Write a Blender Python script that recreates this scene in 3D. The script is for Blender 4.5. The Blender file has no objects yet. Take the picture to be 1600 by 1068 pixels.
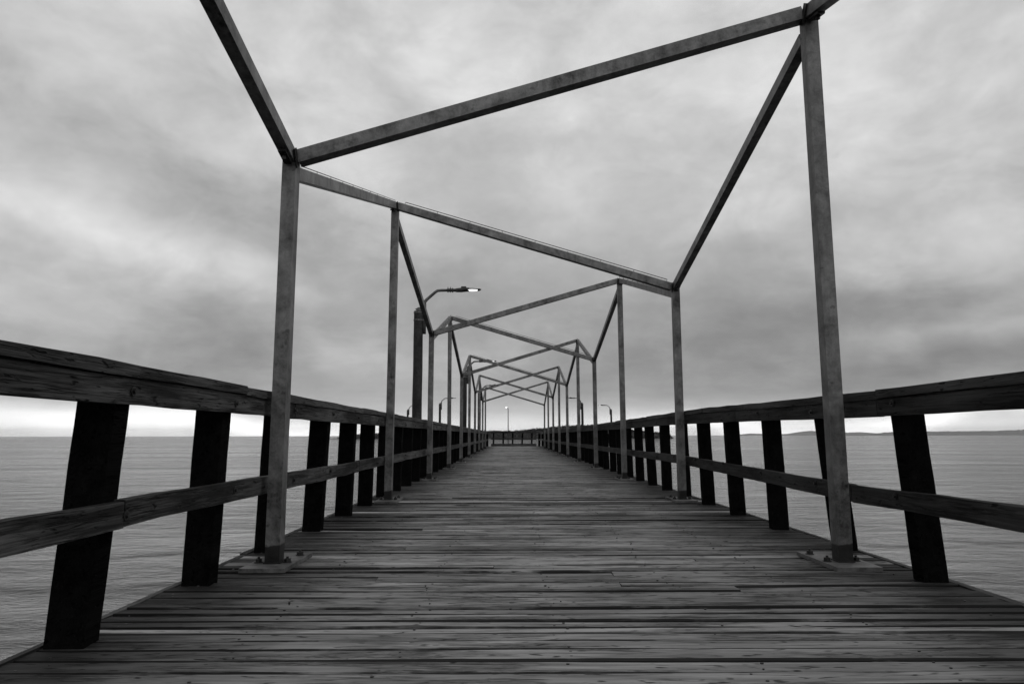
import bpy, bmesh, math, random
from mathutils import Vector, Matrix
random.seed(7)
S = bpy.context.scene
COL = S.collection
R = math.radians

# ------------------------------------------------------------------ camera
CAM_F, CAM_P, CAM_YAW, CAM_ROLL = 1061.18, R(7.8422), R(0.2023), R(-0.1084)
fh = Vector((math.sin(CAM_YAW), math.cos(CAM_YAW), 0))
fwd = fh * math.cos(CAM_P) + Vector((0, 0, math.sin(CAM_P)))
up = -fh * math.sin(CAM_P) + Vector((0, 0, math.cos(CAM_P)))
rt = Vector((math.cos(CAM_YAW), -math.sin(CAM_YAW), 0))
rt2 = rt * math.cos(CAM_ROLL) + up * math.sin(CAM_ROLL)
up2 = -rt * math.sin(CAM_ROLL) + up * math.cos(CAM_ROLL)
cd = bpy.data.cameras.new('camera')
cam = bpy.data.objects.new('camera', cd); COL.objects.link(cam)
M = Matrix((rt2, up2, -fwd)).transposed().to_4x4(); M.translation = Vector((0, 0, 0.8))
cam.matrix_world = M
cd.sensor_width = 36; cd.lens = 36 * CAM_F / 1600
cd.clip_start = 0.05; cd.clip_end = 90000
S.camera = cam
S.view_settings.view_transform = 'Standard'; S.view_settings.look = 'None'
S.view_settings.gamma = 1; S.view_settings.exposure = 0.0
S.view_settings.use_curve_mapping = False

# ------------------------------------------------------------------ world: overcast sky
SUN_EL, SUN_AZ = R(40), R(104)          # azimuth measured from +Y (pier axis) towards +X
def azel(x, y):                          # direction of a spot in the cloud cover
    u, v = x - 800, y - 534
    d = (rt2 * u - up2 * v + fwd * CAM_F).normalized()
    return math.atan2(d.x, d.y), math.asin(d.z)
W = bpy.data.worlds.new('World'); S.world = W; W.use_nodes = True
nt = W.node_tree; nt.nodes.clear()
def wn(t, **k):
    n = nt.nodes.new(t)
    for a, b in k.items(): setattr(n, a, b)
    return n
def wm(op, a, b=None, c=None):
    n = wn('ShaderNodeMath', operation=op)
    for i, v in enumerate((a, b, c)):
        if v is None: continue
        if isinstance(v, (int, float)): n.inputs[i].default_value = v
        else: nt.links.new(v, n.inputs[i])
    return n.outputs[0]
tc = wn('ShaderNodeTexCoord'); sp = wn('ShaderNodeSeparateXYZ'); nt.links.new(tc.outputs['Generated'], sp.inputs[0])
dx, dy, dz = sp.outputs
el = wm('ARCSINE', wm('MAXIMUM', wm('MINIMUM', dz, 1.0), -1.0)); az = wm('ARCTAN2', dx, dy)
# elevation ramp of cloud brightness
ramp = wn('ShaderNodeValToRGB'); ramp.color_ramp.interpolation = 'B_SPLINE'
pts = [(0, 1.12), (.008, 1.04), (.020, .93), (.034, .77), (.06, .65), (.10, .65), (.16, .69), (.24, .755), (.34, .79), (.55, .82), (1.0, .74)]
els = ramp.color_ramp.elements
while len(els) < len(pts): els.new(0.5)
for e, (p, v) in zip(els, pts): e.position = p; e.color = (v, v, v, 1)
nt.links.new(el, ramp.inputs[0])
bw0 = wn('ShaderNodeSeparateXYZ'); nt.links.new(ramp.outputs[0], bw0.inputs[0])
V = bw0.outputs[0]
# cloud deck seen in perspective: directions projected on a flat layer
den = wm('ADD', wm('MAXIMUM', dz, 0.0), 0.16)
cmb = wn('ShaderNodeCombineXYZ')
nt.links.new(wm('DIVIDE', dx, den), cmb.inputs[0]); nt.links.new(wm('DIVIDE', dy, den), cmb.inputs[1])
def cloud(scale, detail, rough, dist, off, sx=1, sy=1, rot=0):
    mp = wn('ShaderNodeMapping'); mp.inputs['Location'].default_value = off; mp.inputs['Scale'].default_value = (sx, sy, 1)
    mp.inputs['Rotation'].default_value = (0, 0, rot)
    nt.links.new(cmb.outputs[0], mp.inputs[0])
    n = wn('ShaderNodeTexNoise'); n.inputs['Scale'].default_value = scale; n.inputs['Detail'].default_value = detail
    n.inputs['Roughness'].default_value = rough; n.inputs['Distortion'].default_value = dist
    nt.links.new(mp.outputs[0], n.inputs['Vector'])
    return wm('SUBTRACT', n.outputs[0], 0.5)
def puff(scale, detail, rough, dist, off, zs=1.7):
    mp = wn('ShaderNodeMapping'); mp.inputs['Location'].default_value = off; mp.inputs['Scale'].default_value = (1, 1, zs)
    nt.links.new(tc.outputs['Generated'], mp.inputs[0])
    n = wn('ShaderNodeTexNoise'); n.inputs['Scale'].default_value = scale; n.inputs['Detail'].default_value = detail
    n.inputs['Roughness'].default_value = rough; n.inputs['Distortion'].default_value = dist
    nt.links.new(mp.outputs[0], n.inputs['Vector'])
    return wm('SUBTRACT', n.outputs[0], 0.5)
p1 = puff(2.6, 7, .5, .3, (2.2, 1.1, 0)); p2 = puff(7.5, 7, .58, .4, (4.2, 7.1, 3)); p3 = puff(22, 6, .6, .3, (1.2, 3.1, 5))
n1 = cloud(0.55, 5, .5, .5, (3.1, 1.7, 0), .7, 1.25, .5)
n2 = cloud(1.7, 6, .55, .6, (7.3, 4.2, 0), .8, 1.2, .6)
n3 = cloud(5.0, 5, .55, .3, (1.3, 9.2, 0), .8, 1.1, .6)
fade = wm('MINIMUM', wm('MAXIMUM', wm('DIVIDE', el, 0.09), 0.25), 1.0)
sm_ = wn('ShaderNodeMapRange', interpolation_type='SMOOTHSTEP'); nt.links.new(wm('ADD', p1, wm('MULTIPLY', p2, .35)), sm_.inputs[0])
for i_, v_ in zip((1, 2, 3, 4), (-.14, .16, -.04, .04)): sm_.inputs[i_].default_value = v_
nz = wm('ADD', sm_.outputs[0], wm('MULTIPLY', n1, 0.06)); nz = wm('ADD', nz, wm('MULTIPLY', n3, 0.03)); nz = wm('ADD', nz, wm('MULTIPLY', p1, 0.12)); nz = wm('ADD', nz, wm('MULTIPLY', p2, 0.17)); nz = wm('ADD', nz, wm('MULTIPLY', p3, 0.09))
V = wm('ADD', V, wm('MULTIPLY', nz, fade))
rag = wn('ShaderNodeTexNoise'); rag.inputs['Scale'].default_value = 1; rag.inputs['Detail'].default_value = 6; rag.inputs['Roughness'].default_value = .6
cr = wn('ShaderNodeCombineXYZ'); nt.links.new(wm('MULTIPLY', az, 9.0), cr.inputs[0]); nt.links.new(wm('MULTIPLY', el, 60.0), cr.inputs[1]); nt.links.new(cr.outputs[0], rag.inputs['Vector'])
ragv = wm('SUBTRACT', rag.outputs[0], .5)
V = wm('ADD', V, wm('MULTIPLY', ragv, wm('MULTIPLY', wm('SUBTRACT', 1.0, wm('MINIMUM', wm('MULTIPLY', wm('MAXIMUM', el, 0.0), 6.0), 1.0)), 0.16)))
# thicker and thinner spots of the cloud cover: (x, y, half-width, half-height, slope deg, amount)
warp = cloud(0.9, 3, .5, 0, (5, 5, 0))
azw = wm('ADD', az, wm('MULTIPLY', warp, 0.16)); elw = wm('ADD', el, wm('MULTIPLY', p1, 0.16))
SPOTS = [
    (230, 380, 240, 36, 14, .09), (420, 440, 120, 28, 25, .06), (60, 330, 120, 40, 10, .02), (180, 235, 260, 50, 20, -.08), (20, 40, 200, 110, 0, -.05),
    (340, 290, 120, 50, 25, -.06), (560, 20, 260, 80, 10, .04), (500, 340, 120, 50, 20, -.03), (640, 440, 150, 60, 10, -.03), (890, 350, 70, 60, 0, .07), (720, 80, 150, 60, 15, .04),
    (1500, 60, 300, 120, 0, .03), (1200, 300, 300, 110, 0, .03), (1430, 480, 260, 38, -6, -.09), (1450, 592, 220, 20, -4, -.08),
    (180, 478, 240, 20, 5, -.06), (480, 570, 160, 25, 3, -.05), (1560, 270, 130, 60, -10, -.04), (1250, 400, 200, 40, -15, -.03),
    (1120, 560, 150, 26, 0, -.06), (1480, 535, 180, 13, -3, .05), (840, 560, 170, 25, 0, .02), (800, 655, 140, 14, 0, .03),
    (60, 655, 260, 22, 0, .22), (400, 662, 160, 18, 0, .2), (1200, 668, 220, 12, 0, .20), (1560, 658, 180, 14, 0, .20), (100, 600, 300, 20, 2, -.05), (40, 450, 110, 18, 8, .07), (300, 500, 160, 16, 6, .03), (720, 300, 160, 60, 0, .03),
]
for (x, y, sx, sy, sl, amp) in SPOTS:
    a0, e0 = azel(x, y); wx, wy = sx / CAM_F, sy / CAM_F
    c, s = math.cos(R(-sl)), math.sin(R(-sl))
    da = wm('SUBTRACT', azw, a0); de = wm('SUBTRACT', elw, e0)
    p = wm('DIVIDE', wm('ADD', wm('MULTIPLY', da, c), wm('MULTIPLY', de, s)), wx)
    q = wm('DIVIDE', wm('SUBTRACT', wm('MULTIPLY', de, c), wm('MULTIPLY', da, s)), wy)
    g = wm('EXPONENT', wm('MULTIPLY', wm('ADD', wm('MULTIPLY', p, p), wm('MULTIPLY', q, q)), -0.8))
    V = wm('ADD', V, wm('MULTIPLY', g, amp))
# unseen sky behind the camera, brightened to light the steel fronts
V = wm('ADD', V, wm('MULTIPLY', wm('MAXIMUM', wm('MULTIPLY', wm('SUBTRACT', dy, .15), -1.0), 0.0), 0.32))
rad = wm('POWER', wm('MAXIMUM', V, 0.02), 2.2)
sky = wn('ShaderNodeTexSky', sky_type='NISHITA', sun_disc=False)
sky.sun_elevation = SUN_EL; sky.sun_rotation = SUN_AZ
sbw = wn('ShaderNodeRGBToBW'); nt.links.new(sky.outputs[0], sbw.inputs[0])
bgA = wn('ShaderNodeBackground'); bgA.inputs['Strength'].default_value = 0.06; nt.links.new(sbw.outputs[0], bgA.inputs[0])
bgB = wn('ShaderNodeBackground'); nt.links.new(rad, bgB.inputs[0])
mx = wn('ShaderNodeMixShader'); mx.inputs[0].default_value = 0.93
nt.links.new(bgA.outputs[0], mx.inputs[1]); nt.links.new(bgB.outputs[0], mx.inputs[2])
wo = wn('ShaderNodeOutputWorld'); nt.links.new(mx.outputs[0], wo.inputs[0])

# ------------------------------------------------------------------ sun behind the cloud
sd = bpy.data.lights.new('sun', 'SUN'); sd.energy = 1.0; sd.angle = R(25); sd.color = (1, 1, 1)
so = bpy.data.objects.new('sun', sd); COL.objects.link(so)
sv = Vector((math.sin(SUN_AZ) * math.cos(SUN_EL), math.cos(SUN_AZ) * math.cos(SUN_EL), math.sin(SUN_EL)))
so.rotation_euler = sv.to_track_quat('Z', 'Y').to_euler()

# ------------------------------------------------------------------ material tools
class Mat:
    def __init__(s, name, rough=.7, metal=0., spec=.3):
        s.m = bpy.data.materials.new(name); s.m.use_nodes = True; s.t = s.m.node_tree
        s.b = s.t.nodes['Principled BSDF']; s.set('Roughness', rough); s.set('Metallic', metal); s.set('Specular IOR Level', spec)
    def set(s, k, v): s.b.inputs[k].default_value = v
    def n(s, t, **k):
        n = s.t.nodes.new(t)
        for a, b in k.items(): setattr(n, a, b)
        return n
    def ln(s, a, b): s.t.links.new(a, b)
    def math(s, op, a, b=None, c=None, clamp=False):
        n = s.n('ShaderNodeMath', operation=op); n.use_clamp = clamp
        for i, v in enumerate((a, b, c)):
            if v is None: continue
            if isinstance(v, (int, float)): n.inputs[i].default_value = v
            else: s.ln(v, n.inputs[i])
        return n.outputs[0]
    def coord(s, kind='Object'): return s.n('ShaderNodeTexCoord').outputs[kind]
    def vadd(s, a, b):
        n = s.n('ShaderNodeVectorMath', operation='ADD'); s.ln(a, n.inputs[0]); s.ln(b, n.inputs[1]); return n.outputs[0]
    def comb(s, x=0, y=0, z=0):
        n = s.n('ShaderNodeCombineXYZ')
        for i, v in enumerate((x, y, z)):
            if isinstance(v, (int, float)): n.inputs[i].default_value = v
            else: s.ln(v, n.inputs[i])
        return n.outputs[0]
    def noise(s, vec, sc, scale=1., detail=4, rough=.55, dist=0.):
        mp = s.n('ShaderNodeMapping'); mp.inputs['Scale'].default_value = sc; s.ln(vec, mp.inputs[0])
        n = s.n('ShaderNodeTexNoise'); s.ln(mp.outputs[0], n.inputs['Vector'])
        n.inputs['Scale'].default_value = scale; n.inputs['Detail'].default_value = detail
        n.inputs['Roughness'].default_value = rough; n.inputs['Distortion'].default_value = dist
        return n.outputs[0]
    def ramp(s, x, lo, hi, a=0., b=1.):
        n = s.n('ShaderNodeMapRange', interpolation_type='SMOOTHSTEP'); s.ln(x, n.inputs[0])
        for i, v in zip((1, 2, 3, 4), (lo, hi, a, b)): n.inputs[i].default_value = v
        return n.outputs[0]
    def color(s, v): s.ln(v, s.b.inputs['Base Color'])
    def bump(s, h, strength=.5, dist=.01):
        n = s.n('ShaderNodeBump'); n.inputs['Strength'].default_value = strength; n.inputs['Distance'].default_value = dist
        s.ln(h, n.inputs['Height']); s.ln(n.outputs[0], s.b.inputs['Normal'])

def wood(name, base, axis, contrast=.5, attr=False, rough=.75, edge=False, spec=.12, crk=0):
    """weathered timber, grain along axis (0=X, 1=Y)"""
    m = Mat(name, rough, 0, spec)
    co = m.coord()
    if attr:
        a = m.n('ShaderNodeAttribute', attribute_name='tone'); sx = m.n('ShaderNodeSeparateColor'); m.ln(a.outputs['Color'], sx.inputs[0])
        r1, r2 = sx.outputs[0], sx.outputs[1]
    else:
        oi = m.n('ShaderNodeObjectInfo'); r1 = oi.outputs['Random']; r2 = m.math('FRACT', m.math('MULTIPLY', r1, 17.3))
    off = m.comb(m.math('MULTIPLY', r2, 37.), m.math('MULTIPLY', r2, 19.) if axis == 1 else m.math('MULTIPLY', r2, 3.), m.math('MULTIPLY', r1, 23.))
    co2 = m.vadd(co, off)
    def sc(l, c): return (l, c, c) if axis == 0 else (c, l, c)
    g1 = m.noise(co2, sc(1.3, 26), 1, 5, .6, .6)          # broad grain
    g2 = m.noise(co2, sc(4, 130), 1, 4, .6, .3)           # fine fibre
    g3 = m.noise(co2, sc(.7, 5), 1, 4, .55, .8)           # blotches
    big = m.noise(co, (.8, 1.1, 1), 1, 5, .6, .3)
    # cracks: thin dark lines where a stretched noise crosses its middle
    ck = m.noise(co2, sc(.9, 34), 1, 2, .5, .25)
    ck = m.math('ABSOLUTE', m.math('SUBTRACT', ck, .5)); ckm = m.ramp(ck, .0, .012, 1, 0)
    ckm = m.math('MULTIPLY', ckm, m.ramp(m.noise(co2, sc(1.1, 6), 1, 2, .5), .50, .62))
    for (l_, c_, th, lo) in ((2.2, 60, .014, .47), (.5, 16, .008, .45)) + (((1.2, 95, .02, .46), (3.5, 40, .012, .50)) if crk else ()):
        c2_ = m.noise(co2, sc(l_, c_), 1, 3, .5, .15); c2_ = m.ramp(m.math('ABSOLUTE', m.math('SUBTRACT', c2_, .5)), .0, th * 1.6, 1, 0)
        c2_ = m.math('MULTIPLY', c2_, m.ramp(m.noise(co2, sc(1.7, 9), 1, 3, .6), lo, lo + .1)); ckm = m.math('MAXIMUM', ckm, m.math('MULTIPLY', c2_, .8))
    # knots and splinters
    vo = m.n('ShaderNodeTexVoronoi'); mp = m.n('ShaderNodeMapping'); mp.inputs['Scale'].default_value = sc(1.5, 5.5); m.ln(co2, mp.inputs[0])
    ds = m.n('ShaderNodeVectorMath', operation='ADD'); nn = m.n('ShaderNodeTexNoise'); nn.inputs['Scale'].default_value = 6; m.ln(mp.outputs[0], nn.inputs['Vector'])
    sc2 = m.n('ShaderNodeVectorMath', operation='SCALE'); sc2.inputs['Scale'].default_value = .35; m.ln(nn.outputs['Color'], sc2.inputs[0])
    m.ln(mp.outputs[0], ds.inputs[0]); m.ln(sc2.outputs[0], ds.inputs[1]); m.ln(ds.outputs[0], vo.inputs['Vector'])
    kn = m.ramp(vo.outputs['Distance'], .10, .30, 1, 0)
    kn = m.math('MULTIPLY', kn, m.ramp(m.noise(co2, sc(3, 30), 1, 4, .7), .41, .52))
    v = m.math('ADD', .70, m.math('MULTIPLY', m.math('SUBTRACT', r1, .5), .8 if attr else .35))
    for g, k in ((g1, 1.1), (g2, .8), (g3, 1.0), (big, .9)):
        v = m.math('ADD', v, m.math('MULTIPLY', m.math('SUBTRACT', g, .5), k * contrast * 1.6))
    v = m.math('MAXIMUM', v, .18)
    dark = m.math('MAXIMUM', ckm, kn)
    if edge:                                               # darker towards both long deck edges, broken up by the grain
        sp = m.n('ShaderNodeSeparateXYZ'); m.ln(co, sp.inputs[0])
        e = m.math('ABSOLUTE', m.math('SUBTRACT', sp.outputs[0], .31))
        e = m.math('ADD', e, m.math('MULTIPLY', m.math('SUBTRACT', g1, .5), 1.0)); e = m.math('ADD', e, m.math('MULTIPLY', m.math('SUBTRACT', g3, .5), 1.1))
        gm = m.math('MULTIPLY', m.ramp(e, 1.05, 2.0), m.ramp(r1, .78, .93, 1, .05))
        v = m.math('MULTIPLY', v, m.math('SUBTRACT', 1, m.math('MULTIPLY', gm, .88)))
        st = m.noise(co2, (1.5, 5, 5), 1, 5, .65, .5)
        v = m.math('MULTIPLY', v, m.ramp(st, .58, .74, 1, .38))
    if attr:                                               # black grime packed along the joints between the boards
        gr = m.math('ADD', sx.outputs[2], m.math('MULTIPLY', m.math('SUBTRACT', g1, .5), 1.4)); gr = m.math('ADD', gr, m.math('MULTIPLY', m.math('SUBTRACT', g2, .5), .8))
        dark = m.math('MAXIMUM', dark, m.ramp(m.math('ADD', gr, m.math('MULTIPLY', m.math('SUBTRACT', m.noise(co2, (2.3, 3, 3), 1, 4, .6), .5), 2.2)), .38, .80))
    v = m.math('MULTIPLY', v, m.math('SUBTRACT', 1, m.math('MULTIPLY', dark, .92)))
    m.color(m.math('MULTIPLY', v, base * 1.4))
    h = m.math('ADD', m.math('MULTIPLY', g1, .6), m.math('MULTIPLY', g2, .5)); h = m.math('SUBTRACT', h, m.math('MULTIPLY', dark, 1.0))
    m.bump(h, .8, .008)
    return m.m

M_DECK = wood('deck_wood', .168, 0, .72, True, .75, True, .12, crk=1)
M_RAIL = wood('rail_wood', .033, 1, 1.6, False, .75)
M_CAP = wood('cap_wood', .040, 1, 1.1, False, .7)
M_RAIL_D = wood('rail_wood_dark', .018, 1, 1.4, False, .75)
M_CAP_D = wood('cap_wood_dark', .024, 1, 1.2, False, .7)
M_POST = wood('tarred_wood', .0030, 1, .8, False, .9, spec=.02)
M_POLE = wood('pole_wood', .024, 1, .7, False, .85)

def steel(name, base, foot=False):
    m = Mat(name, .5, .2, .25); co = m.coord(); oi = m.n('ShaderNodeObjectInfo')
    c2 = m.vadd(co, m.comb(m.math('MULTIPLY', oi.outputs['Random'], 31.), 0, m.math('MULTIPLY', oi.outputs['Random'], 13.)))
    a = m.noise(c2, (1, 1, 1), 4.2, 6, .6, .8); b = m.noise(c2, (1, 1, 1), 22, 5, .65, .3); c = m.noise(c2, (1, 1, 1), 90, 3, .6)
    d = m.noise(c2, (6, 6, .7), 3, 5, .6, .4)
    v = m.math('ADD', .92, m.math('MULTIPLY', m.math('SUBTRACT', a, .5), 2.6))
    sm = m.ramp(m.noise(c2, (1, 1, 1), 2.6, 5, .7, 1.2), .56, .66, 1, .62); v = m.math('MULTIPLY', v, sm)
    for g, k in ((b, 1.6), (c, .7), (d, 1.2)): v = m.math('ADD', v, m.math('MULTIPLY', m.math('SUBTRACT', g, .5), k))
    pit = m.ramp(m.noise(c2, (1, 1, 1), 14, 3, .5, .2), .66, .74); v = m.math('MULTIPLY', v, m.math('SUBTRACT', 1, m.math('MULTIPLY', pit, .5)))
    chalk = m.math('MULTIPLY', m.ramp(m.noise(c2, (1, 1, 1), 5, 6, .75, .3), .56, .68), .35); v = m.math('ADD', v, chalk)
    # hairline scratches / weld bands
    if foot:                                                # dark bitumen coat on the foot of each upright
        sp = m.n('ShaderNodeSeparateXYZ'); m.ln(co, sp.inputs[0])
        z = m.math('ADD', sp.outputs[2], m.math('MULTIPLY', sp.outputs[0], -.12)); z = m.math('ADD', z, m.math('MULTIPLY', m.math('SUBTRACT', b, .5), .02))
        v = m.math('MULTIPLY', v, m.ramp(z, .128, .14, .12, 1))
    m.color(m.math('MULTIPLY', v, base))
    m.ln(m.ramp(b, .3, .7, .42, .62), m.b.inputs['Roughness'])
    m.bump(m.math('ADD', b, m.math('MULTIPLY', c, .4)), .15, .004)
    return m.m
M_STEEL = steel('galvanised_steel', .105)
M_STEELF = steel('galvanised_steel_post', .088, True)
M_PLATE = steel('plate_steel', .080)
M_BOLT = steel('bolt_steel', .015)
M_WIRE = steel('wire_steel', .03)
M_PIPE = steel('pipe_steel', .06)
mb = Mat('luminaire_housing', .5, .2, .3); mb.set('Base Color', (.02, .02, .02, 1)); M_HOUSE = mb.m
ml = Mat('lit_lens', .3); ml.set('Base Color', (.8, .8, .8, 1)); ml.set('Emission Color', (1, 1, 1, 1)); ml.set('Emission Strength', 1.7); M_LENS = ml.m
mg = Mat('clear_glass', .15, 0, .6); mg.set('Base Color', (.25, .25, .25, 1)); M_GLASS = mg.m

# ------------------------------------------------------------------ mesh tools
def finish(name, bm, mat, parent=None, bevel=0., seg=1, smooth=False):
    if bevel:
        es = [e for e in bm.edges if len(e.link_faces) == 2 and e.calc_face_angle(0) > .6]
        bmesh.ops.bevel(bm, geom=es, offset=bevel, segments=seg, affect='EDGES', profile=.5)
    bmesh.ops.recalc_face_normals(bm, faces=bm.faces)
    me = bpy.data.meshes.new(name); bm.to_mesh(me); bm.free()
    for m_ in (mat if isinstance(mat, (list, tuple)) else [mat]): me.materials.append(m_)
    if smooth:
        for p in me.polygons: p.use_smooth = True
    o = bpy.data.objects.new(name, me); COL.objects.link(o)
    if parent: o.parent = parent
    return o
def tag(o, label=None, cat=None, group=None, kind=None):
    for k, v in (('label', label), ('category', cat), ('group', group), ('kind', kind)):
        if v: o[k] = v
    return o
def empty(name, loc, rz=0.):
    o = bpy.data.objects.new(name, None); COL.objects.link(o); o.location = loc; o.rotation_euler = (0, 0, rz); o.empty_display_size = .2
    return o
def bar(bm, a, b, w, d, upv=(0, 0, 1), n=1, jit=0., mi=0, shear=0.):
    """rectangular bar from a to b: w across, d in the up direction; n segments with uneven faces"""
    a, b = Vector(a), Vector(b); t = (b - a).normalized(); u = Vector(upv)
    u = (u - t * u.dot(t)).normalized(); s = t.cross(u)
    rings = []
    for i in range(n + 1):
        c = a.lerp(b, i / n); j = lambda: random.uniform(-jit, jit)
        rings.append([bm.verts.new(c + s * (sx * w / 2 + j()) + u * (sy * d / 2 + j())) for sx, sy in ((-1, -1), (1, -1), (1, 1), (-1, 1))])
    fs = []
    for r0, r1 in zip(rings, rings[1:]):
        for k in range(4): fs.append(bm.faces.new((r0[k], r0[(k + 1) % 4], r1[(k + 1) % 4], r1[k])))
    fs.append(bm.faces.new(rings[0][::-1])); fs.append(bm.faces.new(rings[-1]))
    for f in fs: f.material_index = mi
    return rings
def pipe(bm, pts, rad, n=10, mi=0):
    pts = [Vector(p) for p in pts]; rads = rad if isinstance(rad, (list, tuple)) else [rad] * len(pts); rings = []
    for i, p in enumerate(pts):
        t = (pts[min(i + 1, len(pts) - 1)] - pts[max(i - 1, 0)]).normalized()
        u = Vector((0, 1, 0)) if abs(t.y) < .9 else Vector((1, 0, 0)); u = (u - t * u.dot(t)).normalized(); s = t.cross(u)
        rings.append([bm.verts.new(p + (s * math.cos(2 * math.pi * k / n) + u * math.sin(2 * math.pi * k / n)) * rads[i]) for k in range(n)])
    for r0, r1 in zip(rings, rings[1:]):
        for k in range(n): bm.faces.new((r0[k], r0[(k + 1) % n], r1[(k + 1) % n], r1[k])).material_index = mi
    bm.faces.new(rings[0][::-1]).material_index = mi; bm.faces.new(rings[-1]).material_index = mi

# ------------------------------------------------------------------ the water
WZ = -3.0
mw = Mat('sea', .07, 0, .22); mw.set('IOR', 1.33)
wc = mw.coord()
h1 = mw.noise(wc, (.55, 1.0, 1), .55, 3, .5, .6)
h2 = mw.noise(wc, (.6, 1.25, 1), 2.1, 4, .55, .8)
h0 = mw.noise(wc, (.5, 1.0, 1), .16, 3, .55, .5)
h3 = mw.noise(wc, (.7, 1.3, 1), 7.5, 4, .6, .6)
patch = mw.noise(wc, (.35, 1, 1), .03, 4, .5, .6)
hh = mw.math('ADD', mw.math('MULTIPLY', h0, 2.0), mw.math('MULTIPLY', h1, 1.0)); hh = mw.math('ADD', hh, mw.math('MULTIPLY', h2, .42)); hh = mw.math('ADD', hh, mw.math('MULTIPLY', h3, .15)); hh = mw.math('MULTIPLY', hh, mw.ramp(patch, .38, .62, .55, 1.35))
mw.bump(hh, 1.0, .75)
mw.color(mw.math('ADD', .025, mw.math('MULTIPLY', mw.math('SUBTRACT', patch, .5), .04)))
# short chop that the ripples cannot carry: part of the surface scatters the whole sky instead of the bright horizon
df = mw.n('ShaderNodeBsdfDiffuse'); df.inputs['Color'].default_value = (.13, .13, .13, 1); mxs = mw.n('ShaderNodeMixShader')
mw.ln(mw.ramp(patch, .35, .65, .44, .26), mxs.inputs[0])
mw.ln(mw.b.outputs[0], mxs.inputs[1]); mw.ln(df.outputs[0], mxs.inputs[2]); mw.ln(mxs.outputs[0], mw.t.nodes['Material Output'].inputs['Surface'])
bm = bmesh.new()
ys = [-400, -60, 0, 60, 200, 600, 2000, 8000, 45000]; xs = [-45000, -8000, -1500, -300, -60, 0, 60, 300, 1500, 8000, 45000]
g = [[bm.verts.new((x, y, 0)) for x in xs] for y in ys]
for i in range(len(ys) - 1):
    for j in range(len(xs) - 1): bm.faces.new((g[i][j], g[i][j + 1], g[i + 1][j + 1], g[i + 1][j]))
sea = finish('water', bm, mw.m); sea.location = (0, 0, WZ); tag(sea, kind='structure')

# ------------------------------------------------------------------ boardwalk of cross planks
XL0, XR0, YEND, YCROSS, YFAR = -1.80, 2.42, 46.0, 51.5, 80.0
def outerL(y): return -1.80 - (y - 46.0) * .336
def outerR(y): return 2.42 + (y - 46.0) * .30
def innerL(y): return -1.47 - (y - 51.5) * .336
def innerR(y): return 2.02 + (y - 51.5) * .30
bm = bmesh.new(); lay = bm.loops.layers.float_color.new('tone')
def plank(x0, x1, y0, y1, nx, z=0., tone=None):
    th = .045; tn = tone if tone is not None else min(1, max(0, random.gauss(.46, .11))); r2 = random.random()
    zt = z + random.uniform(-.004, .004); tl = random.uniform(-.004, .004); ph = random.uniform(0, 6.3); am = random.uniform(0, .004); rings = []
    a0, a1 = random.uniform(-.003, .003), random.uniform(-.003, .003)
    for i in range(nx + 1):
        t = i / nx; x = x0 + (x1 - x0) * t
        j = lambda k: random.uniform(-k, k)
        ya = y0 + a0 * (2 * t - 1) + am * math.sin(ph + t * 5) + j(.0012); yb = y1 + a1 * (2 * t - 1) + am * math.sin(ph + 1 + t * 4) + j(.0012)
        ee = .004 + abs(j(.004)); zc = zt + .002 * math.sin(ph + t * 7)
        g_ = .003 + abs(j(.005)); rings.append([bm.verts.new(p) for p in ((x, ya, zc - th), (x, ya, zc - .007 - tl), (x, ya + ee, zc - tl), (x, ya + ee + g_, zc - tl), (x, yb - ee - g_, zc + tl), (x, yb - ee, zc + tl), (x, yb, zc - .007 + tl), (x, yb, zc - th))])
    fs = []
    for r0, r1 in zip(rings, rings[1:]):
        for k in range(8): fs.append(bm.faces.new((r0[k], r0[(k + 1) % 8], r1[(k + 1) % 8], r1[k])))
    fs.append(bm.faces.new(rings[0])); fs.append(bm.faces.new(rings[-1][::-1]))
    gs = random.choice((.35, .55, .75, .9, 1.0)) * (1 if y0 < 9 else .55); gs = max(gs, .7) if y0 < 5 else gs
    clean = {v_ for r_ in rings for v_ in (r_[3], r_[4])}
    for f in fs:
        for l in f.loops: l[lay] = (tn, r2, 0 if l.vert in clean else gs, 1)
    if 1.5 < y0 < 12:
        for jx in (-1.68, -1.05, -.42, .22, .86, 1.5, 2.2):
            for q in (.25, .75):
                if x0 < jx < x1 and random.random() < .65: nails.append((jx + random.uniform(-.05, .05), y0 + (y1 - y0) * (q + random.uniform(-.08, .08)), zt + .0025))
    return tn
y = -3.0; k = 0; nails = []
while y < YFAR:
    w = random.choice((.086, .092, .100, .108, .114, .118, .132)); gap = random.choice((.004, .005, .007, .009, .011, .014, .018))
    nx = 26 if 0 < y < 9 else (12 if y < 20 else 6)
    if y < YCROSS:
        if y > YEND: spans = [(outerL(y), outerR(y))]
        else: spans = [(XL0 + random.uniform(-.003, .003), XR0 + random.uniform(-.003, .003))]
    else: spans = [(outerL(y), innerL(y)), (innerR(y), outerR(y))]
    tone = None
    if abs(y - 2.93) < .07: tone = .97
    if 4.33 < y < 4.74: tone = random.uniform(.75, .95)
    if abs(y - 5.9) < .07: tone = .9
    if any(abs(y - (4.40 + q_ * 4.078)) < .10 for q_ in range(1, 10)): tone = random.uniform(.8, .97)
    if random.random() < .05: tone = random.uniform(.8, 1)
    for (a, b) in spans:
        if random.random() < .22 and y < YCROSS and y > 3.3:
            c = random.choice((-.75, -.1, .6, 1.2)); plank(a, c - .002, y, y + w, max(2, nx // 2), 0, tone); plank(c + .002, b, y, y + w, max(2, nx // 2), 0, None)
        else: plank(a, b, y, y + w, nx, 0, tone)
    y += w + gap; k += 1
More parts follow.
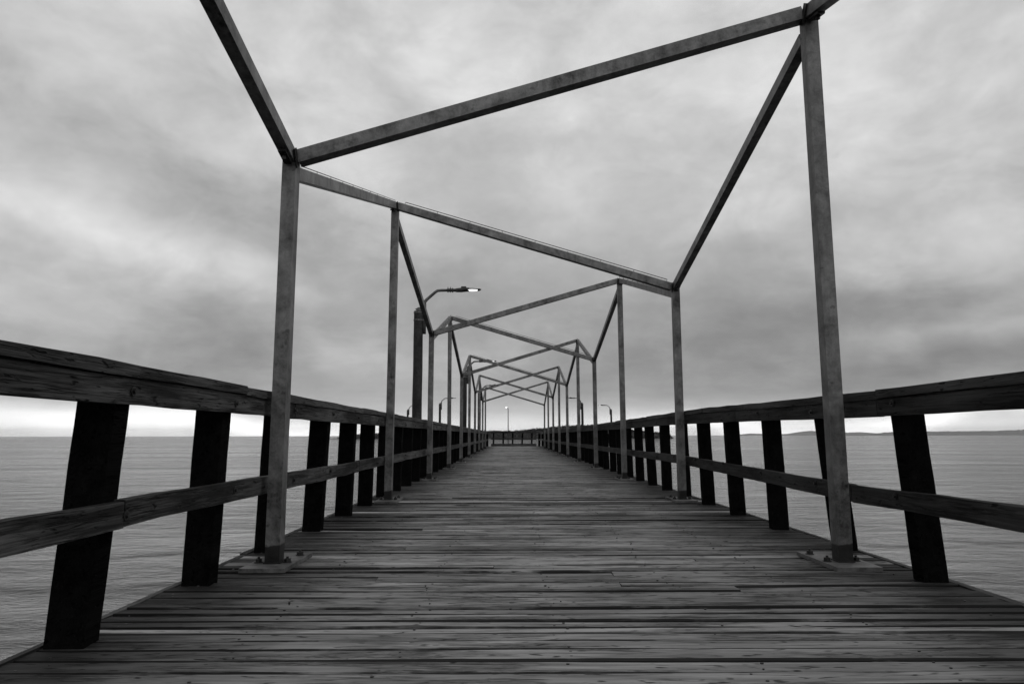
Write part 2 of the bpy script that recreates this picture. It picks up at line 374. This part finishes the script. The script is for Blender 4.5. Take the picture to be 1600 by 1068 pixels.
deck = finish('boardwalk', bm, M_DECK); tag(deck, kind='structure')
bm = bmesh.new()
for (x, y, z_) in nails:
    r_ = random.uniform(.003, .0058)
    v = [bm.verts.new((x + r_ * 1.2 * math.cos(a * math.pi / 3), y + r_ * math.sin(a * math.pi / 3), z_)) for a in range(6)]
    b_ = [bm.verts.new((p.co.x, p.co.y, z_ - .006)) for p in v]
    bm.faces.new(v)
    for i in range(6): bm.faces.new((v[i], b_[i], b_[(i + 1) % 6], v[(i + 1) % 6]))
finish('nail_heads', bm, M_WIRE, deck)['kind'] = 'stuff'
# fascia boards, joists and piles below
bm = bmesh.new()
for x in (XL0 - .022, XR0 + .022):
    yy = -3
    while yy < YEND - .1:
        e = min(yy + 3.9, YEND); zz = -.133 + random.uniform(-.003, .003); bar(bm, (x + random.uniform(-.006, .006), yy, zz), (x + random.uniform(-.006, .006), e - .006, zz), .04, .27, n=6, jit=.003); yy = e
for f0, s in ((outerL, -1), (outerR, 1)): bar(bm, (f0(46.01) + s * .03, 46.01, -.155), (f0(YFAR) + s * .03, YFAR, -.155), .04, .27)
for f0, s in ((innerL, 1), (innerR, -1)): bar(bm, (f0(51.6) + s * .05, 51.6, -.155), (f0(YFAR) + s * .05, YFAR, -.155), .04, .27)
for x in (-1.6, -.95, -.3, .35, 1.0, 1.6, 2.2): bar(bm, (x, -2.9, -.15), (x, YCROSS, -.15), .06, .2)
yy = -2.0
while yy < 52:
    bar(bm, (-2.0, yy, -.40), (2.6, yy, -.40), .25, .29)
    for x in (-1.62, .3, 2.2): pipe(bm, [(x, yy, -.55), (x, yy, -4.5)], .16, 12)
    yy += 4.2
yy = 55
while yy < 80:
    for a, b in ((outerL(yy), innerL(yy)), (innerR(yy), outerR(yy))):
        bar(bm, (a, yy, -.18), (b, yy, -.18), .25, .24)
        for x in (a + .25, b - .25): pipe(bm, [(x, yy, -.3), (x, yy, -4.5)], .15, 10)
    yy += 4.5
finish('understructure', bm, M_CAP, deck)

# ------------------------------------------------------------------ wooden railings
def post_mesh(h=1.0):
    bm = bmesh.new(); bar(bm, (0, 0, -.26), (0, 0, h), .175, .10, (0, 1, 0), n=8, jit=.0025); return bm
POSTS = []; BOLTS = []
SAG = {'cap_board': [(-.016, -.024), (-.026, -.012), (-.012, .016), (.016, .008)], 'rail_beam': [(-.022, -.020), (-.016, .005), (.005, .018), (.018, .0)], 'lower_rail': [(.0, -.060), (-.060, -.002)]}
def railing(name, origin, ang, length, side, label, first, step=1.06, near=False, zoff=0., kerb=False, post_step_list=None, group='timber railings of the pier', pw=.155, mats=None, cuts={}, shifts={}):
    """local +Y runs along the rail; side=+1: walkway lies on local +X"""
    root = empty(name, (origin[0], origin[1], 0), ang); tag(root, label, 'railing', group)
    y, i = first, 0
    while y < length - .05:
        if not POSTS:
            o = finish('post', post_mesh(), M_POST, root, bevel=.006); POSTS.append(o)
        else:
            o = POSTS[0].copy(); COL.objects.link(o); o.parent = root
        lean = random.uniform(.012, .035) if not (near and side < 0 and i == 1) else .068
        if near and side < 0 and i == 2: lean = .078
        if near and side > 0 and i == 0: lean = .052
        o_x = 0
        o.location = (side * -.095 + random.uniform(-.006, .006) - (side * .035 if near and i < 1 else 0) - side * o_x + shifts.get(i, 0), y + .05 - (.035 if near and i == 0 else 0), 0)
        o.scale = (pw / .175, 1, 1)
        o.rotation_euler = (random.uniform(-.008, .008), side * lean, random.uniform(-.02, .02) + (R(90) if kerb else 0))
        if near and i < 14:
            for zb in (.50 + random.uniform(-.02, .02) - (.035 if side < 0 and i < 4 else 0), .975 + random.uniform(-.02, .02)):
                if i == 0 and zb > .9 and side < 0: continue
                if not BOLTS:
                    bm = bmesh.new(); bmesh.ops.create_cone(bm, cap_ends=True, segments=10, radius1=.020, radius2=.020, depth=.003, matrix=Matrix.Rotation(R(90), 4, 'Y'))
                    bmesh.ops.create_cone(bm, cap_ends=True, segments=6, radius1=.012, radius2=.011, depth=.011, matrix=Matrix.Translation((.006, 0, 0)) @ Matrix.Rotation(R(90), 4, 'Y'))
                    bo = finish('bolt', bm, M_BOLT, root); BOLTS.append(bo)
                else: bo = BOLTS[0].copy(); COL.objects.link(bo); bo.parent = root
                bo.location = (side * .041, y + .05 + random.uniform(-.03, .03), zb); bo.rotation_euler = (0, 0, 0 if side > 0 else math.pi)
        y += step + random.uniform(-.012, .012); i += 1
    # cap boards, top beams and lower rails in uneven lengths
    for part, mat, zc, hgt, wid, xo, L in (('cap_board', M_CAP, 1.062, .050, .27, -.085, 3.2), ('rail_beam', M_RAIL, .978, .108, .045, .015, 4.2), ('lower_rail', M_RAIL, .491, .106, .045, .015, 3.7)):
        y = 0. if not near else -3.0
        q = 0
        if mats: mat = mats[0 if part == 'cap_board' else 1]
        cl = list(cuts.get(part, ())); w_, x_ = wid, xo
        while y < length - .02:
            e = min(length, y + L * random.choice((.67, 1, 1, 1.3)))
            if q < len(cl): e = cl[q]
            if length - e < .8: e = length
            bm = bmesh.new(); n = max(2, int((e - y) / .28)); dz0, dz1 = random.uniform(-.006, .006), random.uniform(-.006, .006)
            split = side < 0 and near and q == 0
            if part == 'cap_board': wid, xo = (.17, -.035) if split else (w_, x_)
            pass
            if side < 0 and near and q < len(SAG[part]): dz0, dz1 = SAG[part][q]
            hgt = (.098 if split else .108) if part == 'rail_beam' else hgt
            dx = random.uniform(-.003, .003)
            bar(bm, (side * xo + dx, y + .003, zc + dz0 + zoff), (side * xo + dx, e - .003, zc + dz1 + zoff), wid, hgt, n=n, jit=.0035)
            finish(part, bm, mat, root, bevel=.006 if near else .004, seg=2 if near else 1)
            y = e; q += 1
    if kerb:
        bm = bmesh.new(); bar(bm, (side * .02, 0, .105), (side * .02, length, .105), .08, .19); finish('kerb_beam', bm, M_RAIL, root)
    return root
railing('wooden_railing', (-1.585, 0), 0, 46.0, 1, 'left railing of the pier, grey timber rails on black tarred posts', 2.77, 1.05, near=True, cuts={'cap_board': (3.98, 7.2), 'rail_beam': (4.93, 8.9), 'lower_rail': (2.80, 7.1)}, shifts={0: .012, 1: -.025, 2: -.02})
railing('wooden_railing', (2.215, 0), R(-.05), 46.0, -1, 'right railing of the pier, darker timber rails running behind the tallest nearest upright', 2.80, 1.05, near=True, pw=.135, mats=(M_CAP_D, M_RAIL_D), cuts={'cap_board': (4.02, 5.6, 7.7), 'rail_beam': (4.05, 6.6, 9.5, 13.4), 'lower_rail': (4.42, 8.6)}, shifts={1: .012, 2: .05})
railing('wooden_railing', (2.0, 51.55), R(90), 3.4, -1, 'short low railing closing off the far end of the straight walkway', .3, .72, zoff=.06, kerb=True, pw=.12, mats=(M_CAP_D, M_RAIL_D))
aL = math.atan(.336); aR = -math.atan(.30)
railing('wooden_railing', (outerL(46.2) + .1, 46.2), aL, 35, 1, 'railing running away to the left behind the end of the walkway, outer side', .4)
railing('wooden_railing', (innerL(51.6) - .15, 51.6), aL, 29, -1, 'railing running away to the left behind the end of the walkway, inner side', .4)
railing('wooden_railing', (outerR(46.2) - .1, 46.2), aR, 35, -1, 'railing running away to the right behind the end of the walkway, outer side', .4)
railing('wooden_railing', (innerR(51.6) + .15, 51.6), aR, 29, 1, 'railing running away to the right behind the end of the walkway, inner side', .4)

# ------------------------------------------------------------------ steel frames
ZLO, ZHI = 2.635, 3.68
FR = []                                  # y, xL, zL, xR, zR
for k in range(-1, 10):
    yk = 4.36 + k * 4.078
    lo_left = (k % 2 == 0)
    FR.append([yk, -1.465, ZLO if lo_left else ZHI, 2.09, ZHI if lo_left else ZLO])
FR[1] = [4.35, -1.458, 2.64, 2.065, 3.675]
FR[2] = [8.50, -1.488, 3.745, 2.112, 2.675]
FR[3] = [12.50, -1.455, 2.685, 2.075, 3.675]
FR[4] = [16.70, -1.475, 3.70, 2.095, 2.665]
LAB = [
 'zigzag steel frame over the viewer, only two bars showing at the top of the picture',
 'nearest steel frame, short left and tall right uprights with bolted plates in the foreground',
 'second steel frame along the pier, tall on the left, top bar falling to the right',
 'third steel frame along the pier, top bar rising rightwards from beside the first lamp pole',
 'fourth steel frame along the pier, tall left upright right of the first lamp pole',
 'fifth steel frame along the pier, low on the left and tall on the right',
 'sixth steel frame along the pier, its top bar crossing the second lamp',
 'seventh steel frame along the pier, low left corner beside the second lamp pole',
 'eighth steel frame along the pier, tall left upright, thin in the distance',
 'ninth steel frame along the pier, last but one, low on the left',
 'tenth and farthest steel frame, last before the railing that closes the walkway']
T = .09
def wire(bm, a, b, side, ht=.028, wr=.005):
    a, b = Vector(a), Vector(b); L = (b - a).length; t = (b - a).normalized(); u = (Vector((0, 0, 1)) - t * t.z).normalized(); s = t.cross(u)
    n = max(3, int(L / .42)); off = side * T * .38
    A = a + t * .08; B = b - t * .08
    p = [A.lerp(B, i / n) for i in range(n + 1)]
    for i, q in enumerate(p):
        pipe(bm, [q + s * off + u * (T / 2 - .002), q + s * off + u * (T / 2 + ht)], wr * .6, 5)
    pipe(bm, [q + s * off + u * (T / 2 + ht) for q in p], wr, 5)
    if side > .5 or side < -.5: pass
for i, (yk, xl, zl, xr, zr) in enumerate(FR):
    cx_ = (xl + xr) / 2
    root = empty('steel_frame', (cx_, yk, 0)); tag(root, LAB[i], 'steel frame', 'zigzag steel frames spanning the pier')
    for x, z, s in ((xl, zl, -1), (xr, zr, 1)):
        bm = bmesh.new(); bar(bm, (0, 0, .018), (0, 0, z + (.0 if z > 3 else .0) + T / 2 - .004), T, T, (0, 1, 0), n=1)
        bar(bm, (0, -(T + .014) / 2, .031), (0, (T + .014) / 2, .031), T + .014, .007)
        p = finish('post', bm, M_STEELF, root, bevel=.007, seg=2); p.location = (x - cx_, 0, 0); p.rotation_euler = (0, random.uniform(-.003, .003), 0)
        bm = bmesh.new(); px = .135; y0, y1 = -.20, .36
        bar(bm, (0, y0, .015), (0, y1, .015), px * 2, .024)
        pl = finish('base_plate', bm, M_PLATE, root, bevel=.002); pl.location = (x - cx_ + random.uniform(-.006, .006), random.uniform(-.01, .01), 0); pl.rotation_euler = (0, 0, random.uniform(-.02, .02))
        for bx, by in ((-.095, .0), (.085, .01), (.085, .26), (-.085, .26)):
            bm = bmesh.new(); bx += random.uniform(-.006, .006)
            bmesh.ops.create_cone(bm, cap_ends=True, segments=20, radius1=.027, radius2=.027, depth=.004, matrix=Matrix.Translation((bx, by, .029)))
            bmesh.ops.create_cone(bm, cap_ends=True, segments=6, radius1=.021, radius2=.021, depth=.020, matrix=Matrix.Translation((bx, by, .040)) @ Matrix.Rotation(random.random(), 4, 'Z'))
            bmesh.ops.create_cone(bm, cap_ends=True, segments=10, radius1=.0085, radius2=.0075, depth=.016, matrix=Matrix.Translation((bx, by, .054)))
            finish('bolt', bm, M_BOLT, pl)
    # cross bar between the two uprights
    bm = bmesh.new(); a = Vector((xl - cx_ + T / 2 + .001, -.002, zl)); b = Vector((xr - cx_ - T / 2 - .001, -.002, zr)); bar(bm, a, b, T, T)
    finish('cross_beam', bm, M_STEEL, root, bevel=.007, seg=2)
    if i in (2, 4, 6):
        bm = bmesh.new(); wire(bm, a, b, .8); finish('cable', bm, M_WIRE, root)
    # side bars to the next frame
    if i < len(FR) - 1:
        nx_ = FR[i + 1]
        for x, z, x2, z2, s in ((xl, zl, nx_[1], nx_[2], -1), (xr, zr, nx_[3], nx_[4], 1)):
            dr = .14 if z > z2 else .085
            a = Vector((x - cx_, T / 2 + .004, z - dr)); b = Vector((x2 - cx_, nx_[0] - yk - T / 2 - .002, z2 - .0))
            bm = bmesh.new(); bar(bm, a, b, T * .82, T * .95)
            finish('side_beam', bm, M_STEEL, root, bevel=.006, seg=2)
            # bolted end lugs
            bm = bmesh.new(); t = (b - a).normalized()
            bar(bm, b - t * .16 + Vector((0, 0, -.062)), b - t * .02 + Vector((0, 0, -.062)), .05, .016)
            bmesh.ops.create_cone(bm, cap_ends=True, segments=6, radius1=.014, radius2=.014, depth=.03, matrix=Matrix.Translation(b - t * .11 + Vector((0, 0, -.078))))
            bar(bm, Vector((b.x - s * (T / 2 + .004), b.y + .02, b.z - .07)), Vector((b.x - s * (T / 2 + .004), b.y - .05, b.z + .03)), .01, .05)
            finish('lug', bm, M_BOLT, root)
            if z2 > z:
                bm = bmesh.new(); wire(bm, a, b, -s * .8, .014 if i < 2 else .03, .0035 if i < 2 else .006); finish('cable', bm, M_WIRE, root)

# ------------------------------------------------------------------ lamps
def luminaire(root, x, z, s, lit=True, k=1.):
    """s: +1 head points to +X; x is where the pipe enters the head"""
    bm = bmesh.new()
    for i in range(3): pipe(bm, [(x + s * (.0 + i * .05), 0, z), (x + s * (.022 + i * .05), 0, z)], .052 * k, 10)
    pipe(bm, [(x, 0, z), (x + s * .16, 0, z)], .036 * k, 10)
    for i in range(2): bar(bm, (x + s * (.01 + i * .06), 0, z + .03), (x + s * (.01 + i * .06), 0, z + .075), .012, .012, (0, 1, 0))
    pipe(bm, [(x + s * q, 0, z + zz) for q, zz in ((.15, 0), (.20, .0), (.30, .005), (.40, .012), (.47, .015))], [.03, .045, .052, .048, .045], 12)
    bar(bm, (x + s * .30, 0, z + .055), (x + s * .41, 0, z + .055), .07, .05)
    # hood over the lens
    rings = []
    for q, wz, ww in ((.36, .03, .09), (.46, .042, .115), (.58, .036, .10), (.66, .024, .07), (.70, .01, .03)):
        rings.append([bm.verts.new((x + s * q, ww * math.cos(a), z + .004 + wz * max(0, math.sin(a)))) for a in [j * math.pi / 8 for j in range(9)]])
    for r0, r1 in zip(rings, rings[1:]):
        for j in range(8): bm.faces.new((r0[j], r0[j + 1], r1[j + 1], r1[j]))
    pipe(bm, [(x + s * .665, 0, z + .01), (x + s * .70, 0, z + .012), (x + s * .74, 0, z + .018)], [.03, .028, .008], 8)
    finish('luminaire', bm, M_HOUSE, root)
    bm = bmesh.new(); rings = []
    for q, wz, ww in ((.44, .003, .04), (.49, .013, .08), (.54, .018, .09), (.61, .016, .075), (.66, .006, .035)):
        rings.append([bm.verts.new((x + s * q, ww * math.cos(a), z + .002 - wz * math.sin(a))) for a in [j * math.pi / 8 for j in range(9)]])
    for r0, r1 in zip(rings, rings[1:]):
        for j in range(8): bm.faces.new((r0[j], r0[j + 1], r1[j + 1], r1[j]))
    finish('lens', bm, M_LENS if lit else M_GLASS, root, smooth=True)
def lamp(x, y, s, label, top=3.49, r=.105, reach=1.0, lit=True):
    root = empty('pier_lamp', (x, y, 0)); tag(root, label, 'lamp post', 'lamp posts along the pier')
    bm = bmesh.new()
    pipe(bm, [(0 + random.uniform(-.004, .004) * min(i, 1), 0, -4.2 + (top + 4.2) * i / 12) for i in range(13)], [r * (1.12 - .17 * i / 12) for i in range(13)], 14)
    finish('pole', bm, M_POLE, root, smooth=False)
    for z in (top - .05, top - .22):
        bm = bmesh.new(); pipe(bm, [(0, 0, z), (0, 0, z + .035)], r * 1.03, 16)
        bar(bm, (s * r * .3, -.05, z + .017), (s * (r + .055), -.05, z + .017), .012, .03)
        finish('bracket', bm, M_PLATE, root)
    bm = bmesh.new(); pipe(bm, [(0, 0, top), (s * .03, 0, top + .05), (s * .09, 0, top + .075)], [r * .9, r * .5, .02], 10); finish('pole_cap', bm, M_PIPE, root)
    bm = bmesh.new(); bx = s * (r + .02)
    pts = [(bx, 0, top - .5), (bx, 0, top + .12), (bx, 0, top + .20), (bx + s * .05, 0, top + .26), (bx + s * .23 * reach, 0, top + .42), (bx + s * .28 * reach, 0, top + .455), (bx + s * .36 * reach, 0, top + .463), (bx + s * .55 * reach, 0, top + .466)]
    pipe(bm, pts, [.042, .042, .04, .034, .032, .032, .032, .03], 10); finish('arm', bm, M_PIPE, root, smooth=True)
    luminaire(root, bx + s * .50 * reach, top + .466, s, lit)
    return root
lamp(-1.985, 14.6, 1, 'nearest lamp, on a thick wooden pole behind the left railing, its head lit')
lamp(-1.93, 29.0, 1, 'second wooden pole lamp on the left, its lit head behind crossing roof bars')
lamp(-1.93, 43.2, 1, 'third wooden pole lamp on the left, mostly hidden behind distant steel uprights')
lamp(-5.93, 58, 1, 'small far lamp standing above the left railing, arm pointing right', lit=False)
lamp(-10.75, 72, 1, 'farthest lamp on the left, half hidden by the thick pole of the nearest lamp', lit=False)
lamp(6.17, 58, -1, 'small far lamp above the right railing close to the fourth tall upright, arm pointing left', lit=False)
lamp(10.7, 72, -1, 'farthest lamp on the right, alone above the railing with a lit tip pointing left')
root = empty('mast_light', (-.12, 51.75, 0)); tag(root, 'thin steel mast light at the middle of the far end, glowing bulb on its left', 'lamp post')
bm = bmesh.new(); pipe(bm, [(0, 0, -.6), (0, 0, 1.2), (0, 0, 2.80)], [.045, .035, .028], 8); pipe(bm, [(0, 0, 2.78), (-.02, 0, 2.85), (-.08, 0, 2.9)], [.03, .03, .02], 8); bar(bm, (0, -.2, .0), (0, .05, .0), .1, .08); finish('pole', bm, M_PIPE, root)
bm = bmesh.new(); bmesh.ops.create_uvsphere(bm, u_segments=12, v_segments=8, radius=.055, matrix=Matrix.Translation((-.13, 0, 2.92)) @ Matrix.Diagonal((1.3, 1, .8, 1))); finish('bulb', bm, M_LENS, root, smooth=True)

# ------------------------------------------------------------------ far shores
def prof(p, x):
    for (x0, h0), (x1, h1) in zip(p, p[1:]):
        if x0 <= x <= x1: return h0 + (h1 - h0) * (x - x0) / (x1 - x0)
    return 0
def land(name, mat, dist, p, depth, n, rough, z0=WZ):
    """ridge of land: p = (azimuth in 1/1061 rad, height in 1/1061 rad) seen from the pier"""
    bm = bmesh.new(); rows = []
    p = [(a_, b_ * (.66 if dist > 3000 else 1)) for a_, b_ in p]; x0, x1 = p[0][0], p[-1][0]
    for i in range(n + 1):
        u = x0 + (x1 - x0) * i / n; hgt = prof(p, u) / CAM_F * dist + 3.8 * min(1, prof(p, u) / 1.5)
        hgt = max(0, hgt + random.uniform(-rough, rough) * hgt); az_ = math.atan(u / CAM_F) + CAM_YAW
        d = Vector((math.sin(az_), math.cos(az_), 0)); dd = dist / math.cos(math.atan(u / CAM_F)); row = []
        for t, hh_ in ((0, -1), (.04, .1), (.25, .55), (.5, .95), (.65, 1.), (1.0, -.2)):
            q = d * (dd + depth * t); row.append(bm.verts.new((q.x, q.y, z0 + (hgt * hh_ if hh_ > 0 else -5))))
        rows.append(row)
    for a, b in zip(rows, rows[1:]):
        for j in range(5): bm.faces.new((a[j], b[j], b[j + 1], a[j + 1]))
    return tag(finish(name, bm, mat, smooth=True), kind='structure')
def landmat(name, v):
    m = Mat(name, .95, 0, .05); n = m.noise(m.coord(), (1, 1, 1), .02, 6, .7, .4); m.color(m.math('MULTIPLY', m.math('ADD', .5, n), v)); return m.m
M_HEAD = landmat('headland_scrub', .009); M_FARL = landmat('far_land', .11)
HEAD = [(-288, .1), (-270, 1.2), (-240, 3.4), (-200, 5), (-150, 6.5), (-100, 7.5), (-40, 7.6), (0, 7.6), (30, 9.5), (50, 12.5), (80, 14.8), (110, 17), (140, 17), (160, 14), (185, 9), (200, 8), (222, 6), (238, 4), (250, 0)]
land('headland', M_HEAD, 800, [(x, max(0, h_ - 1.2)) for x, h_ in HEAD], 150, 160, .05)
# tree cover of the headland: leafy clumps, far too many to count
bm = bmesh.new()
for i in range(3200):
    u = random.uniform(-282, 246); hgt = prof(HEAD, u) / CAM_F * 800 + 3.8 * min(1, prof(HEAD, u) / 2) - .4
    if hgt < 1: continue
    az_ = math.atan(u / CAM_F) + CAM_YAW; t = random.random() ** .6 * .62
    dd = 800 / math.cos(math.atan(u / CAM_F)) + 150 * t; zz = WZ + max(.2, (hgt - 1.2) * min(1, t / .5)) ; r_ = random.uniform(.8, 2.2) * min(1, max(.12, hgt / 11))
    c = Vector((math.sin(az_) * dd, math.cos(az_) * dd, zz + r_ * .55)); 
    for q in range(9):
        o_ = Vector((random.gauss(0, .5), random.gauss(0, .5), random.gauss(.1, .4))) * r_; nrm = Vector((random.gauss(0, 1), random.gauss(0, 1), random.gauss(.3, 1))).normalized()
        a_ = nrm.orthogonal().normalized() * r_ * random.uniform(.3, .6); b_ = nrm.cross(a_).normalized() * r_ * random.uniform(.25, .5)
        bm.faces.new([bm.verts.new(c + o_ + w_) for w_ in (a_, b_, -a_, -b_)])
mf = Mat('far_foliage', .9, 0, .05); fn = mf.noise(mf.coord(), (1, 1, 1), .25, 3, .6); mf.color(mf.math('MULTIPLY', mf.math('ADD', .4, fn), .010))
tag(finish('woodland', bm, mf.m), 'dark wooded headland beyond the end of the pier', 'woodland', kind='stuff')
land('hills', M_FARL, 7500, [(340, 0), (352, 2), (370, 4.5), (385, 3.5), (400, 2), (425, 3), (445, 8), (458, 10), (470, 10.5), (485, 8.5), (500, 6), (520, 6.5), (540, 7), (555, 5.5), (580, 2.6), (600, 2)], 900, 120, .04)
land('far_shore', M_FARL, 4500, [(480, .6), (540, 2), (565, 3), (575, 6.5), (600, 8), (650, 8.5), (700, 9), (760, 10.5), (800, 13), (860, 14), (1000, 16), (1200, 14)], 700, 400, .10)

# ------------------------------------------------------------------ sea haze
hm = bpy.data.materials.new('haze'); hm.use_nodes = True; ht = hm.node_tree; ht.nodes.clear()
ho = ht.nodes.new('ShaderNodeOutputMaterial'); hv = ht.nodes.new('ShaderNodeVolumePrincipled'); hv.inputs['Density'].default_value = 6.5e-5
hv.inputs['Color'].default_value = (.66, .66, .66, 1); hv.inputs['Anisotropy'].default_value = 0
ht.links.new(hv.outputs[0], ho.inputs['Volume'])
bm = bmesh.new(); bmesh.ops.create_cube(bm, size=1, matrix=Matrix.Translation((0, 3500, 43)) @ Matrix.Diagonal((18000, 11000, 100, 1)))
tag(finish('haze', bm, hm), kind='stuff')
